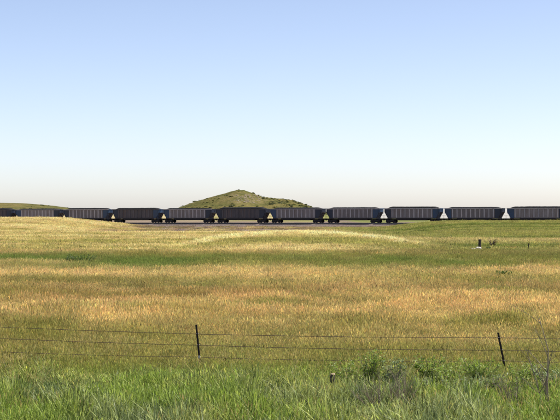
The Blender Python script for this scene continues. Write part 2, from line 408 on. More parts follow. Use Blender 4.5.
# ------------------------------------------------------------------ scattering
def tuft_mesh(name, n, rad, h0, h1, w, lean, mat, seed, heads=0.0, segs=3, droop=0.5):
    r = random.Random(seed); V = []; Fc = []; rn = []; tp = []
    for k in range(n):
        a = r.uniform(0, 6.283); d = rad*math.sqrt(r.random())
        bx, by = d*math.cos(a), d*math.sin(a)
        h = r.uniform(h0, h1); la = r.uniform(0, 6.283); L = abs(r.gauss(0, lean))*h + 0.08*lean*h
        fa = r.uniform(0, 6.283); wx, wy = math.cos(fa)*w/2, math.sin(fa)*w/2
        rv = r.random(); b0 = len(V); wv = r.uniform(0.7, 1.3)
        for i in range(segs+1):
            t = i/segs
            x = bx+math.cos(la)*L*t*t; y = by+math.sin(la)*L*t*t; z = h*(t-droop*0.35*(L/h)*t*t) if h else 0
            ww = wv*(1-t)**0.6 if i < segs else 0.12
            V += [(x-wx*ww, y-wy*ww, z), (x+wx*ww, y+wy*ww, z)]; rn += [rv]*2; tp += [t]*2
            if i: Fc.append((b0+2*i-2, b0+2*i-1, b0+2*i+1, b0+2*i))
        if r.random() < heads:            # seed head: a slim crossed spindle at the tip
            tx, ty, tzv = x, y, z; hl = h*r.uniform(0.16, 0.28); hw = w*r.uniform(1.1, 1.8)
            ex, ey = tx+math.cos(la)*hl*0.35, ty+math.sin(la)*hl*0.35
            for c in (0, 1.57):
                ox, oy = math.cos(fa+c)*hw/2, math.sin(fa+c)*hw/2; b0 = len(V)
                mx_, my_, mz_ = (tx+ex)/2, (ty+ey)/2, tzv+hl*0.4
                V += [(tx, ty, tzv-0.02), (mx_+ox, my_+oy, mz_), (ex, ey, tzv+hl*0.9), (mx_-ox, my_-oy, mz_)]
                Fc.append((b0, b0+1, b0+2, b0+3)); rn += [min(1, rv*0.4+0.6)]*4; tp += [1]*4
    me = bpy.data.meshes.new(name); me.from_pydata(V, [], Fc); me.update()
    a = me.attributes.new('rnd', 'FLOAT', 'POINT'); a.data.foreach_set('value', rn)
    a = me.attributes.new('tip', 'FLOAT', 'POINT'); a.data.foreach_set('value', tp)
    me.materials.append(mat); return me

def scatter(name, meshes, P, rot, scl, col, idx, label, cat):
    c = bpy.data.collections.new(name+'_kinds')
    for i, m_ in enumerate(meshes):
        o = bpy.data.objects.new('%s_kind_%02d' % (name, i), m_); c.objects.link(o)
    me = bpy.data.meshes.new(name); me.vertices.add(len(P)); me.vertices.foreach_set('co', P.astype(np.float32).ravel())
    def attr(n, typ, key, arr):
        a = me.attributes.new(n, typ, 'POINT'); a.data.foreach_set(key, arr)
    attr('rot', 'FLOAT_VECTOR', 'vector', rot.astype(np.float32).ravel())
    attr('scl', 'FLOAT_VECTOR', 'vector', scl.astype(np.float32).ravel())
    attr('idx', 'INT', 'value', idx.astype(np.int32))
    attr('col', 'FLOAT_COLOR', 'color', np.concatenate([col, np.ones((len(col), 1))], 1).astype(np.float32).ravel())
    g = bpy.data.node_groups.new(name, 'GeometryNodeTree')
    g.interface.new_socket('Geometry', in_out='INPUT', socket_type='NodeSocketGeometry')
    g.interface.new_socket('Geometry', in_out='OUTPUT', socket_type='NodeSocketGeometry')
    gi = g.nodes.new('NodeGroupInput'); go = g.nodes.new('NodeGroupOutput')
    ci = g.nodes.new('GeometryNodeCollectionInfo'); ci.inputs['Collection'].default_value = c
    ci.inputs['Separate Children'].default_value = True; ci.inputs['Reset Children'].default_value = True
    ip = g.nodes.new('GeometryNodeInstanceOnPoints'); ip.inputs['Pick Instance'].default_value = True
    def na(n, typ):
        k = g.nodes.new('GeometryNodeInputNamedAttribute'); k.data_type = typ; k.inputs[0].default_value = n; return k.outputs[0]
    g.links.new(gi.outputs[0], ip.inputs['Points']); g.links.new(ci.outputs[0], ip.inputs['Instance'])
    g.links.new(na('idx', 'INT'), ip.inputs['Instance Index'])
    g.links.new(na('rot', 'FLOAT_VECTOR'), ip.inputs['Rotation']); g.links.new(na('scl', 'FLOAT_VECTOR'), ip.inputs['Scale'])
    g.links.new(ip.outputs[0], go.inputs[0])
    o = link(name, me); md = o.modifiers.new('scatter', 'NODES'); md.node_group = g
    tag(o, label, cat, kind='stuff'); return o

def wedge(n, y0, y1, margin=3.0, power=2.0, half=0.187):
    """random points over the strip of meadow between depth y0 and y1 (evenly spread per area when power == 2)"""
    u = rng.random(n); Y = (y0**power + u*(y1**power-y0**power))**(1/power)
    X = (rng.random(n)*2-1)*(half*1.12*Y+margin)
    return X, Y
def place(X, Y, smin, smax, tilt=0.10, cscale=1.0, jit=0.26, hfun=None):
    P = np.stack([X, Y, terrain(X, Y)-0.02], -1)
    n = len(X)
    rot = np.stack([rng.normal(0, tilt, n), rng.normal(0, tilt, n), rng.random(n)*6.283], -1)
    s = rng.uniform(smin, smax, n); h = s*(hfun(X, Y) if hfun else 1)
    scl = np.stack([s, s, h], -1)
    c, bare = meadow(X, Y)
    c = c*(1+rng.normal(0, jit, (n, 1)))*(1+rng.normal(0, 0.05, (n, 3)))*cscale
    return P, rot, scl, np.clip(c, 0.01, 0.85), bare

# meadow beyond the fence
mt = [tuft_mesh('meadow_tuft', 46, 0.26, 0.20, 0.46, 0.010, 0.35, M['blade'], 100+i, heads=0.35, segs=3) for i in range(5)]
X, Y = wedge(30000, 33.5, 64); keep = rng.random(len(X)) < sm(33.5, 37, Y)
X, Y = X[keep], Y[keep]
hf = lambda X, Y: (0.55+0.95*fbm(X/2.5, Y/3.5, 88, 3))*(0.62+0.38*sm(36, 50, Y))
P, ro, sc, co, ba = place(X, Y, 0.75, 1.25, hfun=hf)
scatter('meadow_grass', mt, P, ro, sc, co, rng.integers(0, 5, len(P)), 'dry golden and olive grass just beyond the wire fence', 'grass')
mt2 = [tuft_mesh('meadow_patch', 84, 0.45, 0.14, 0.42, 0.013, 0.55, M['blade'], 200+i, heads=0.25, segs=2) for i in range(5)]
X, Y = wedge(34000, 62, 130)
P, ro, sc, co, ba = place(X, Y, 0.75, 1.3, hfun=hf)
scatter('meadow_grass', mt2, P, ro, sc, co, rng.integers(0, 5, len(P)), 'banded golden, red-brown and green meadow grass in the middle distance', 'grass')
mt3 = [tuft_mesh('far_meadow_patch', 60, 0.9, 0.10, 0.32, 0.045, 0.75, M['blade'], 300+i, heads=0.0, segs=2) for i in range(5)]
X, Y = wedge(70000, 126, 405, margin=8)
P, ro, sc, co, ba = place(X, Y, 0.7, 1.3, hfun=hf, cscale=np.array([1.36, 1.25, 1.2]))
s_, d_ = track_sd(X, Y)
k = (rng.random(len(X)) > ba*0.97) & (np.abs(d_) > 9)
scatter('meadow_grass', mt3, P[k], ro[k], sc[k], co[k], rng.integers(0, 5, k.sum()), 'pale far grass running back to the railway line', 'grass')
# roadside verge
vt = [tuft_mesh('verge_tuft', 24, 0.20, 0.22, 0.68, 0.019, 0.45, M['green_blade'], 400+i, heads=0.12, segs=4, droop=0.8) for i in range(6)]
X, Y = wedge(9300, 24, 38.2, margin=1.6); keep = rng.random(len(X)) < sm(38.2, 34.4, Y+2.4*(fbm(X/1.6, Y/2.2, 93, 3)-0.5)*2)
X, Y = X[keep], Y[keep]
P, ro, sc, co, ba = place(X, Y, 0.7, 1.15, tilt=0.14, hfun=lambda X, Y: (0.12+1.2*fbm(X/0.9, Y/1.3, 95, 3))*(0.72+0.5*sm(34, 27, Y)))
ng = fbm(X/1.6, Y/2.5, 97, 3); nd = fbm(X/0.5, Y/0.8, 96, 2)
co = mix(co, np.array([0.10, 0.15, 0.045]), 0.85*sm(0.52, 0.66, nd))
co = mix(co, np.array([0.235, 0.325, 0.055]), 0.8*sm(0.45, 0.62, ng)); co = mix(co, np.array([0.34, 0.40, 0.21]), 0.75*sm(0.5, 0.36, ng)*rng.random(len(X))*sm(32, 29, Y))
scatter('verge_grass', vt, P, ro, sc, co, rng.integers(0, 6, len(P)), 'tall blue-green grass on the roadside verge in the foreground', 'grass')

# straw stalks standing in the verge and along the fence
sk = [tuft_mesh('straw_stalks', 7, 0.12, 0.45, 0.85, 0.007, 0.22, M['blade'], 450+i, heads=0.9, segs=3) for i in range(4)]
X, Y = wedge(1500, 25, 41, margin=1.6); keep = rng.random(len(X)) < sm(0.35, 0.65, fbm(X/1.5, Y/2, 99, 3)) + 0.1
X, Y = X[keep], Y[keep]; n = len(X)
P, ro, sc, co, ba = place(X, Y, 0.6, 1.0, tilt=0.12)
co = mix(np.broadcast_to(PALE*0.85, (n, 3)), OLIVE, rng.random(n)*0.8)
scatter('straw_stalks', sk, P, ro, sc*np.array([1, 1, 0.8]), co, rng.integers(0, 4, n), 'thin pale straw stalks with seed heads mixed into the grass by the fence', 'grass')

# low shrubs dotted over the hills
def bush_mesh(name, n, r0, leaf, mat, seed, flat=0.7):
    r = random.Random(seed); V = []; Fc = []; rn = []
    for k in range(n):
        v = Vector((r.gauss(0, 1), r.gauss(0, 1), abs(r.gauss(0, 1)))).normalized()*r0*r.uniform(0.45, 1.0); v.z *= flat
        d = Vector((r.gauss(0, 1), r.gauss(0, 1), r.gauss(0, 0.6))).normalized(); u = d.orthogonal().normalized()
        l = leaf*r.uniform(0.6, 1.3); b0 = len(V)
        V += [v-d*l, v+u*l*0.5, v+d*l, v-u*l*0.5]; Fc.append((b0, b0+1, b0+2, b0+3)); rn += [r.random()]*4
    me = bpy.data.meshes.new(name); me.from_pydata([tuple(p) for p in V], [], Fc); me.update()
    a = me.attributes.new('rnd', 'FLOAT', 'POINT'); a.data.foreach_set('value', rn)
    a = me.attributes.new('tip', 'FLOAT', 'POINT'); a.data.foreach_set('value', [0.7]*len(V))
    me.materials.append(mat); return me
hb = [bush_mesh('hill_bush', 90, 0.8, 0.26, M['blade'], 500+i) for i in range(4)]
pts = []
for (A, B, z), n in ((BUT, 2600), (LOW, 1200)):
    i = rng.integers(0, A.shape[0], n*3); j = rng.integers(0, A.shape[1], n*3)
    g = fbm(A[i, j]/14, B[i, j]/14, 71, 3); k = (rng.random(n*3) < sm(0.35, 0.65, g)) & (z[i, j] > -1)
    i, j = i[k][:n], j[k][:n]
    pts.append(np.stack([A[i, j]+rng.normal(0, 0.4, len(i)), B[i, j], z[i, j]-0.1], -1))
P = np.concatenate(pts); n = len(P); s = rng.lognormal(-0.75, 0.5, n).clip(0.2, 1.7)
cc = mix(np.broadcast_to(np.array([0.085, 0.095, 0.036]), (n, 3)), np.array([0.17, 0.165, 0.06]), rng.random(n)**1.5)
scatter('hill_shrubs', hb, P, np.stack([np.zeros(n), np.zeros(n), rng.random(n)*6.28], -1), np.stack([s, s, s*0.8], -1), cc, rng.integers(0, 4, n), 'dark low shrubs and tussocks dotted over the hills', 'shrubs')

# pale stones on the butte
A, B, z = BUT
sx = MB()
k = 0
while k < 70:
    i = random.randrange(A.shape[0]); j = random.randrange(A.shape[1])
    if B[i, j] > HY or bare_butte(A[i, j], B[i, j], z[i, j]) < 0.35 + 0.5*random.random(): continue
    k += 1; c = Vector((A[i, j], B[i, j], z[i, j])); r0 = random.uniform(0.25, 0.9)
    dirs = [(1,0,0),(0,1,0),(-1,0,0),(0,-1,0),(0,0,1),(0,0,-1)]
    sx.add([c+Vector(d)*r0*random.uniform(0.6, 1.2)*(1 if abs(d[2]) < .5 else 0.55) for d in dirs], [(0,1,4),(1,2,4),(2,3,4),(3,0,4),(1,0,5),(2,1,5),(3,2,5),(0,3,5)])
M['rock'] = painted('pale_sandstone', (0.22, 0.18, 0.125), (0.17, 0.135, 0.09), 0.95, 0.8)
tag(link('hill_rocks', sx.mesh('hill_rocks', M['rock'])), 'pale tan rocks scattered below the top of the butte', 'rocks', kind='stuff')

# ------------------------------------------------------------------ railway line
YAW = math.atan2(U[1], U[0]); GRADE = -math.atan(0.0032)
def on_track(s): return (GAP0[0]+U[0]*s, GAP0[1]+U[1]*s, rail_z(s))
S0, S1 = -260, 230
trk = MB(); n = 60; prof = [(-5.2, -1.25), (-2.9, -0.34), (-1.6, -0.24), (1.6, -0.24), (2.9, -0.34), (5.2, -1.25)]
vs = []; fs = []
for i in range(n+1):
    s = S0+(S1-S0)*i/n
    for d, h in prof:
        vs.append((GAP0[0]+U[0]*s+NRM[0]*d, GAP0[1]+U[1]*s+NRM[1]*d, rail_z(s)+h+random.uniform(-0.05, 0.05)*(abs(d) > 2)))
for i in range(n):
    for k in range(5): fs.append((i*6+k, i*6+k+1, (i+1)*6+k+1, (i+1)*6+k))
trk.add(vs, fs)
track = tag(link('railway_track', trk.mesh('ballast_bed', M['ballast'])), 'gravel railway embankment under the coal train', 'railway', kind='structure')
for side in (-1, 1):
    rl = MB()
    for a, b, za, zb in ((-0.035, 0.035, -0.05, 0.0), (-0.01, 0.01, -0.14, -0.05), (-0.07, 0.07, -0.17, -0.14)):
        pa = [np.array(on_track(S0))[:2], np.array(on_track(S1))[:2]]; v8 = []
        for zz in (za, zb):
            for q, s in ((0, S0), (1, S1)):
                for o in (a, b):
                    w = pa[q]+NRM*(side*0.7525+o); v8.append((w[0], w[1], rail_z(s)+zz))
        rl.add(v8, [(0,1,3,2),(4,6,7,5),(0,4,5,1),(2,3,7,6),(0,2,6,4),(1,5,7,3)])
    link('rail', rl.mesh('rail', M['steel']), parent=track)
ti = MB(); s = S0
while s < S1:
    c = np.array(on_track(s)); q = []
    for zz in (-0.36, -0.175):
        for a, b in ((-0.12, -1.3), (0.12, -1.3), (0.12, 1.3), (-0.12, 1.3)):
            w = c[:2]+U*a+NRM*b; q.append((w[0], w[1], c[2]+zz))
    ti.add(q, [(0,3,2,1),(4,5,6,7),(0,1,5,4),(1,2,6,5),(2,3,7,6),(3,0,4,7)]); s += 0.55
tag(link('ties', ti.mesh('ties', M['tie']), parent=track), kind='stuff')

# ------------------------------------------------------------------ coal cars
HW = 1.50                                        # half width of the body
SIDE = [(-6.45, 1.12), (6.45, 1.12), (7.42, 2.75), (7.42, 3.72), (-7.42, 3.72), (-7.42, 2.75)]
def body_mesh(mat):
    b = MB(); n = 6
    vs = [(x, -HW, z) for x, z in SIDE]+[(x, HW, z) for x, z in SIDE]
    fs = [(0,1,2,3,4,5), (11,10,9,8,7,6)]+[(i, i+6, (i+1) % 6+6, (i+1) % 6) for i in range(6) if i != 3]
    b.add(vs, fs); return b.mesh('body', mat)
def rib_mesh(mat):
    b = MB(); w, w2, d, z0, z1 = 0.17, 0.12, 0.13, 1.30, 3.55
    b.add([(-w,0,z0),(w,0,z0),(w2,-d,z0+0.12),(-w2,-d,z0+0.12),(-w,0,z1),(w,0,z1),(w2,-d,z1-0.05),(-w2,-d,z1-0.05)],
          [(0,1,2,3),(4,7,6,5),(3,2,6,7),(0,3,7,4),(1,5,6,2)])
    return b.mesh('rib', mat)
def end_panel_mesh(mat):                          # side sheet of the end bay (right hand end, near side), with two flanges
    b = MB(); pts = [(5.66, 1.30), (6.55, 1.30), (7.40, 2.75), (7.40, 3.56), (5.66, 3.56)]
    b.prism(pts, -HW-0.03, -HW-0.004)
    b.prism([(7.22, 2.60), (7.40, 2.75), (7.40, 3.56), (7.22, 3.56)], -HW-0.11, -HW-0.031)
    b.prism([(6.42, 1.30), (6.56, 1.30), (7.38, 2.72), (7.22, 2.72)], -HW-0.10, -HW-0.032)
    return b.mesh('end_panel', mat)
def end_wall_mesh(mat):                           # stiffeners on the sloping end sheet (right hand end)
    b = MB()
    b.box(7.425, 7.455, -HW+0.02, HW-0.02, 2.78, 3.60)
    for y in (-1.2, -0.4, 0.4, 1.2):
        b.add([(7.457,y-.06,3.55),(7.457,y+.06,3.55),(7.55,y+.06,3.5),(7.55,y-.06,3.5),(7.457,y-.06,2.80),(7.457,y+.06,2.80),(7.55,y+.06,2.85),(7.55,y-.06,2.85)],
              [(0,1,2,3),(4,7,6,5),(3,2,6,7),(0,3,7,4),(1,5,6,2)])
        b.add([(7.41,y-.05,2.70),(7.41,y+.05,2.70),(7.50,y+.05,2.68),(7.50,y-.05,2.68),(6.52,y-.05,1.22),(6.52,y+.05,1.22),(6.62,y+.05,1.22),(6.62,y-.05,1.22)],
              [(0,1,2,3),(4,7,6,5),(3,2,6,7),(0,3,7,4),(1,5,6,2)])
    return b.mesh('end_wall', mat)
def chord_mesh(mat):
    return MB().box(-7.50, 7.50, -HW-0.16, -HW-0.003, 3.57, 3.76).mesh('top_chord', mat)
def sill_mesh(mat):
    return MB().box(-6.60, 6.60, -HW-0.14, -HW-0.003, 1.06, 1.28).mesh('side_sill', mat)
def end_chord_mesh(mat):
    return MB().box(7.425, 7.58, -HW, HW, 3.61, 3.77).mesh('end_chord', mat)
def platform_mesh(mat):
    b = MB().box(6.50, 7.72, -1.45, 1.45, 1.00, 1.12)
    b.box(7.722, 7.80, -1.50, 1.50, 0.86, 1.16)
    return b.mesh('end_platform', mat)
def ladder_mesh(mat):
    b = MB()
    for x in (7.16, 7.56): b.box(x-0.025, x+0.025, -HW-0.20, -HW-0.165, 0.62, 3.56)
    for i in range(8): b.box(7.185, 7.535, -HW-0.195, -HW-0.17, 0.72+0.38*i, 0.755+0.38*i)
    return b.mesh('ladder', mat)
def rail_mesh(mat):
    b = MB(); b.tube([(7.70, -1.4, 1.121), (7.70, -1.4, 1.95), (7.70, 1.4, 1.95), (7.70, 1.4, 1.121)], 0.022, 6)
    return b.mesh('handrail', mat)
def coupler_mesh(mat):
    b = MB().box(7.15, 8.0, -0.10, 0.10, 0.76, 0.95)
    b.prism([(7.95, 0.68), (8.13, 0.70), (8.13, 1.02), (7.95, 1.04)], -0.16, 0.10)
    b.tube([(7.85, 0.3, 0.9), (8.0, 0.32, 0.62), (8.13, 0.32, 0.52)], 0.03, 6)
    return b.mesh('coupler', mat)
def center_sill_mesh(mat): return MB().box(-7.1, 7.1, -0.33, 0.33, 0.74, 0.995).mesh('center_sill', mat)
def tub_mesh(mat):
    return MB().prism([(-4.4, 1.115), (4.4, 1.115), (3.7, 0.66), (-3.7, 0.66)], -1.30, 1.30).mesh('tub', mat)
def brake_wheel_mesh(mat):
    b = MB(); p = [(7.62, 0.75+0.26*math.cos(a), 2.55+0.26*math.sin(a)) for a in [2*math.pi*i/16 for i in range(17)]]
    b.tube(p, 0.018, 5, cap=False)
    for a in (0, 1.05, 2.09): b.tube([(7.62, 0.75-0.26*math.cos(a), 2.55-0.26*math.sin(a)), (7.62, 0.75+0.26*math.cos(a), 2.55+0.26*math.sin(a))], 0.012, 4)
    b.tube([(7.45, 0.75, 2.55), (7.63, 0.75, 2.55)], 0.03, 6)
    return b.mesh('brake_wheel', mat)
def bolster_mesh(mat): return MB().box(-0.22, 0.22, -1.10, 1.10, 0.46, 0.735).mesh('bolster', mat)
def side_frame_mesh(mat):
    b = MB()
    b.prism([(-1.15, 0.55), (-0.98, 0.70), (-0.40, 0.80), (0.40, 0.80), (0.98, 0.70), (1.15, 0.55), (1.15, 0.36), (0.72, 0.36), (0.48, 0.56), (-0.48, 0.56), (-0.72, 0.36), (-1.15, 0.36)], -1.22, -1.04)
    b.prism([(-0.60, 0.50), (-0.36, 0.56), (-0.30, 0.30), (0.30, 0.30), (0.36, 0.56), (0.60, 0.50), (0.42, 0.16), (-0.42, 0.16)], -1.21, -1.06)
    for x in (-0.15, 0, 0.15): b.tube([(x, -1.13, 0.29), (x, -1.13, 0.57)], 0.055, 8)
    return b.mesh('side_frame', mat)
def wheel_mesh(mat):
    b = MB(); prof = [(0.0, 0.05), (0.16, 0.05), (0.17, 0.02), (0.36, 0.02), (0.38, 0.065), (0.455, 0.065), (0.455, -0.05), (0.49, -0.06), (0.49, -0.085), (0.36, -0.085), (0.34, -0.03), (0.0, -0.03)]
    n = 24; vs = []; fs = []
    for r, y in prof:
        for k in range(n): a = 2*math.pi*k/n; vs.append((r*math.cos(a), -y, r*math.sin(a)))
    for i in range(len(prof)-1):
        for k in range(n): fs.append((i*n+k, i*n+(k+1) % n, (i+1)*n+(k+1) % n, (i+1)*n+k))
    b.add(vs, fs); me = b.mesh('wheel', mat); return me
def axle_mesh(mat): return MB().tube([(0, -1.15, 0.455), (0, 1.15, 0.455)], 0.08, 10).mesh('axle', mat)

cache = {}
def g(fn, mat):
    k = (fn.__name__, mat)
    if k not in cache: cache[k] = fn(M[mat])
    return cache[k]
def coal_mesh(seed):
    nx_, ny_ = 70, 16; gx = np.linspace(-7.38, 7.38, nx_); gy = np.linspace(-HW+0.02, HW-0.02, ny_)
    A, B = np.meshgrid(gx, gy)
    crown = sm(7.45, 5.6, np.abs(A))*(1-0.6*(np.abs(B)/HW)**3)
    z = 3.66 + (0.46+0.09*np.sin(seed*2.3))*crown + 0.10*(fbm(A/2.2+seed*9, B/1.4, 200+seed, 3)-0.5)*crown + 0.07*(fbm(A*3+seed*5, B*3, 300+seed, 2)-0.5)
    z[0, :] = 3.62; z[-1, :] = 3.62; z[:, 0] = 3.62; z[:, -1] = 3.62
    vs = np.stack([A, B, z], -1).reshape(-1, 3).tolist()
    fs = [(i*nx_+j, i*nx_+j+1, (i+1)*nx_+j+1, (i+1)*nx_+j) for i in range(ny_-1) for j in range(nx_-1)]
    b0 = len(vs); vs += [(-7.38, -HW+.02, 3.4), (7.38, -HW+.02, 3.4), (7.38, HW-.02, 3.4), (-7.38, HW-.02, 3.4)]; fs.append((b0+3, b0+2, b0+1, b0))
    me = bpy.data.meshes.new('coal_load'); me.from_pydata(vs, [], fs); me.update(); me.materials.append(M['coal']); return me

def truck(parent, x):
    t = link('truck', g(bolster_mesh, 'under'), parent=parent, loc=(x, 0, 0))
    for rz in (0, math.pi): link('side_frame', g(side_frame_mesh, 'under'), parent=t, rot=(0, 0, rz))
    for ax in (-0.89, 0.89):
        link('axle', g(axle_mesh, 'under'), parent=t, loc=(ax, 0, 0))
        for sgn in (1, -1):
            link('wheel', g(wheel_mesh, 'under'), parent=t, loc=(ax, -0.80*sgn, 0.457), rot=(0, 0, 0 if sgn == 1 else math.pi))
    return t

PI = math.pi
# (sheet, rib, colour of left end bay, colour of right end bay, label, coal label)
CARS = [
 ('car_dark', 'dark_rib', 'shaded_end', 'shaded_end', 'dark coal car cut off by the left edge of the photo', 'black coal heaped in the dark car cut off by the left edge'),
 ('car_grey', 'car_rib', 'blue', 'shaded_end', 'small grey ribbed coal car below the low hill, second from the left', 'black coal heaped in the second car from the left'),
 ('car_grey', 'car_rib', 'shaded_end', 'blue', 'grey ribbed coal car with blue right end, third from the left', 'black coal heaped in the third car from the left'),
 ('car_dark', 'dark_rib', 'shaded_end', 'blue', 'plain dark coal car to the left of the butte with a blue right end', 'black coal heaped in the plain dark car left of the butte'),
 ('car_grey', 'car_rib', 'blue', 'shaded_end', 'grey ribbed coal car with blue left end below the left foot of the butte', 'black coal in the ribbed car below the left foot of the butte'),
 ('car_dark', 'dark_rib', 'shaded_end', 'shaded_end', 'plain dark coal car straight below the peak of the butte', 'black coal in the plain dark car straight below the peak of the butte'),
 ('car_grey', 'car_rib', 'blue', 'shaded_end', 'grey ribbed coal car with blue left end below the right foot of the butte', 'black coal in the ribbed car below the right foot of the butte'),
 ('car_grey', 'car_rib', 'shaded_end', 'blue', 'grey ribbed coal car with blue right end beside the butte, fourth from right', 'black coal heaped in the fourth car from the right'),
 ('car_grey', 'car_rib', 'shaded_end', 'blue', 'grey ribbed coal car with blue right end, third from the right', 'black coal heaped in the third car from the right'),
 ('car_grey', 'car_rib', 'blue', 'shaded_end', 'grey ribbed coal car above the lone dark post, second from the right', 'black coal heaped in the second car from the right'),
 ('car_grey', 'car_rib', 'blue', 'shaded_end', 'largest grey ribbed coal car cut off by the right edge of the photo', 'black coal heaped in the car cut off by the right edge'),
]
for ci, (sheet, rib, le, re, lab, clab) in enumerate(CARS):
    s = (ci-5.5+0.0)*PITCH
    loc = on_track(s); rot = (0, GRADE, YAW)
    c = tag(empty('coal_car', loc, rot), lab, 'train car', 'coal cars coupled in one train')
    link('body', g(body_mesh, sheet), parent=c)
    link('tub', g(tub_mesh, 'under'), parent=c); link('center_sill', g(center_sill_mesh, 'under'), parent=c)
    for rz in (0, PI):
        link('top_chord', g(chord_mesh, rib), parent=c, rot=(0, 0, rz)); link('side_sill', g(sill_mesh, 'under'), parent=c, rot=(0, 0, rz))
        for k in range(10):
            x = -5.35+10.7*k/9
            link('rib', g(rib_mesh, rib), parent=c, loc=(x, -HW-0.003 if rz == 0 else HW+0.003, 0), rot=(0, 0, rz))
    for e, rz in ((re, 0), (le, PI)):
        p = link('end_panel', g(end_panel_mesh, e), parent=c, rot=(0, 0, rz))
        q = link('end_panel', g(end_panel_mesh, e), parent=c, rot=(0, 0, rz)); q.scale = (1, -1, 1)
        if e == 'blue': p['label'] = 'blue painted end bay'; q['label'] = 'blue painted end bay'
        link('end_wall', g(end_wall_mesh, e), parent=c, rot=(0, 0, rz)); link('end_chord', g(end_chord_mesh, e), parent=c, rot=(0, 0, rz))
        link('end_platform', g(platform_mesh, 'under'), parent=c, rot=(0, 0, rz))
        link('handrail', g(rail_mesh, 'under'), parent=c, rot=(0, 0, rz))
        link('ladder', g(ladder_mesh, e), parent=c, rot=(0, 0, rz))
        link('coupler', g(coupler_mesh, 'under'), parent=c, rot=(0, 0, rz))
        truck(c, 6.0 if rz == 0 else -6.0)
    link('brake_wheel', g(brake_wheel_mesh, 'under'), parent=c, rot=(0, 0, 0 if re == 'blue' else PI))
    tag(link('coal_load', coal_mesh(ci+1), loc=loc, rot=rot), clab, 'coal', 'coal loads heaped in the cars')

# ------------------------------------------------------------------ wire fence
def P3(x, y, Yd): return Vector(((x-280)/F*Yd, Yd, CAMZ-(y-HOR)/F*Yd))
def tpost_mesh(h):
    b = MB(); t = 0.006; w = 0.024; st = 0.038
    b.box(-w, w, -t, t, -0.35, h); b.box(-t*0.8, t*0.8, t, st, -0.35, h)
    z = 0.06
    while z < h-0.03: b.box(-0.010, 0.010, -t-0.012, -t, z, z+0.022); z += 0.054
    return b.mesh('post_shaft', M['tpost'])
# top point, foot point (x, depth), wire heights
posts = [((-9.35, 38.5), (-9.25, 38.5), 1.25, [1.05, 0.77, 0.42]),
         ((-2.04, 36.5), (-1.93, 36.5), 1.16, [0.934, 0.665, 0.375]),
         ((5.16, 35.5), (5.36, 35.5), 1.05, [0.93, 0.64, 0.385]),
         ((12.5, 34.6), (12.45, 34.6), 1.15, [0.95, 0.66, 0.37])]
plabels = ['dark steel fence post just outside the left edge', 'upright dark steel fence post standing in the grass on the left', 'dark steel fence post leaning to the left on the right side', 'dark steel fence post just outside the right edge']
wpts = [[], [], []]
for pi_, ((tx, ty), (fx, fy), top, ws) in enumerate(posts):
    g0 = tz(fx, fy); d = Vector((tx-fx, ty-fy, top-g0)); h = d.length
    q = Vector((0, 0, 1)).rotation_difference(d)
    p = link('fence_post', None, loc=(fx, fy, g0)) if False else empty('fence_post', (fx, fy, g0), q.to_euler())
    tag(p, plabels[pi_], 'fence post', 'steel posts of the wire fence')
    link('post_shaft', tpost_mesh(h), parent=p)
    for k, wz in enumerate(ws):
        t = (wz-g0)/(top-g0)
        wpts[k].append(Vector((fx+d.x*t, fy-0.022, wz)))
        cl = MB(); zl = h*t
        ring = [(0.032*math.cos(a), 0.015+0.036*math.sin(a), zl+0.008*math.sin(a*2)) for a in [2*PI*i/10 for i in range(11)]]
        cl.tube(ring, 0.005, 5, cap=False)
        if k == 2 and pi_ == 1: cl.box(-0.022, 0.022, -0.05, -0.020, zl-0.03, zl+0.03)
        link('wire_clip', cl.mesh('wire_clip', M['clip']), parent=p)
wl = ['top strand of rusty barbed wire across the photo', 'middle strand of rusty barbed wire across the photo', 'bottom strand of rusty barbed wire across the photo']
for k in range(3):
    path = []
    ends = [wpts[k][0]+Vector((-7.2, 1.6, 0.05))]+wpts[k]+[wpts[k][-1]+Vector((7.2, -0.8, 0.0))]
    for a, b in zip(ends[:-1], ends[1:]):
        for i in range(24):
            t = i/24; p = a.lerp(b, t); p.z -= 4*t*(1-t)*(0.022+0.012*k) + random.uniform(-0.003, 0.003); path.append(p)
    path.append(ends[-1])
    w = tag(link('barbed_wire', MB().tube(path, 0.0058, 5).mesh('barbed_wire', M['wire'], True)), wl[k], 'fence wire', 'strands of the wire fence')
    bb = MB()
    for a, b in zip(path[:-1], path[1:]):
        for t in (0.25, 0.75):
            p = a.lerp(b, t); r = random.uniform(0, 6.28)
            for q in (0, 1.6):
                v = Vector((0.008, math.cos(r+q)*0.022, math.sin(r+q)*0.022)); bb.tube([p-v, p+v], [0.0022, 0.0022], 3)
    tag(link('barbs', bb.mesh('barbs', M['wire']), parent=w), kind='stuff')

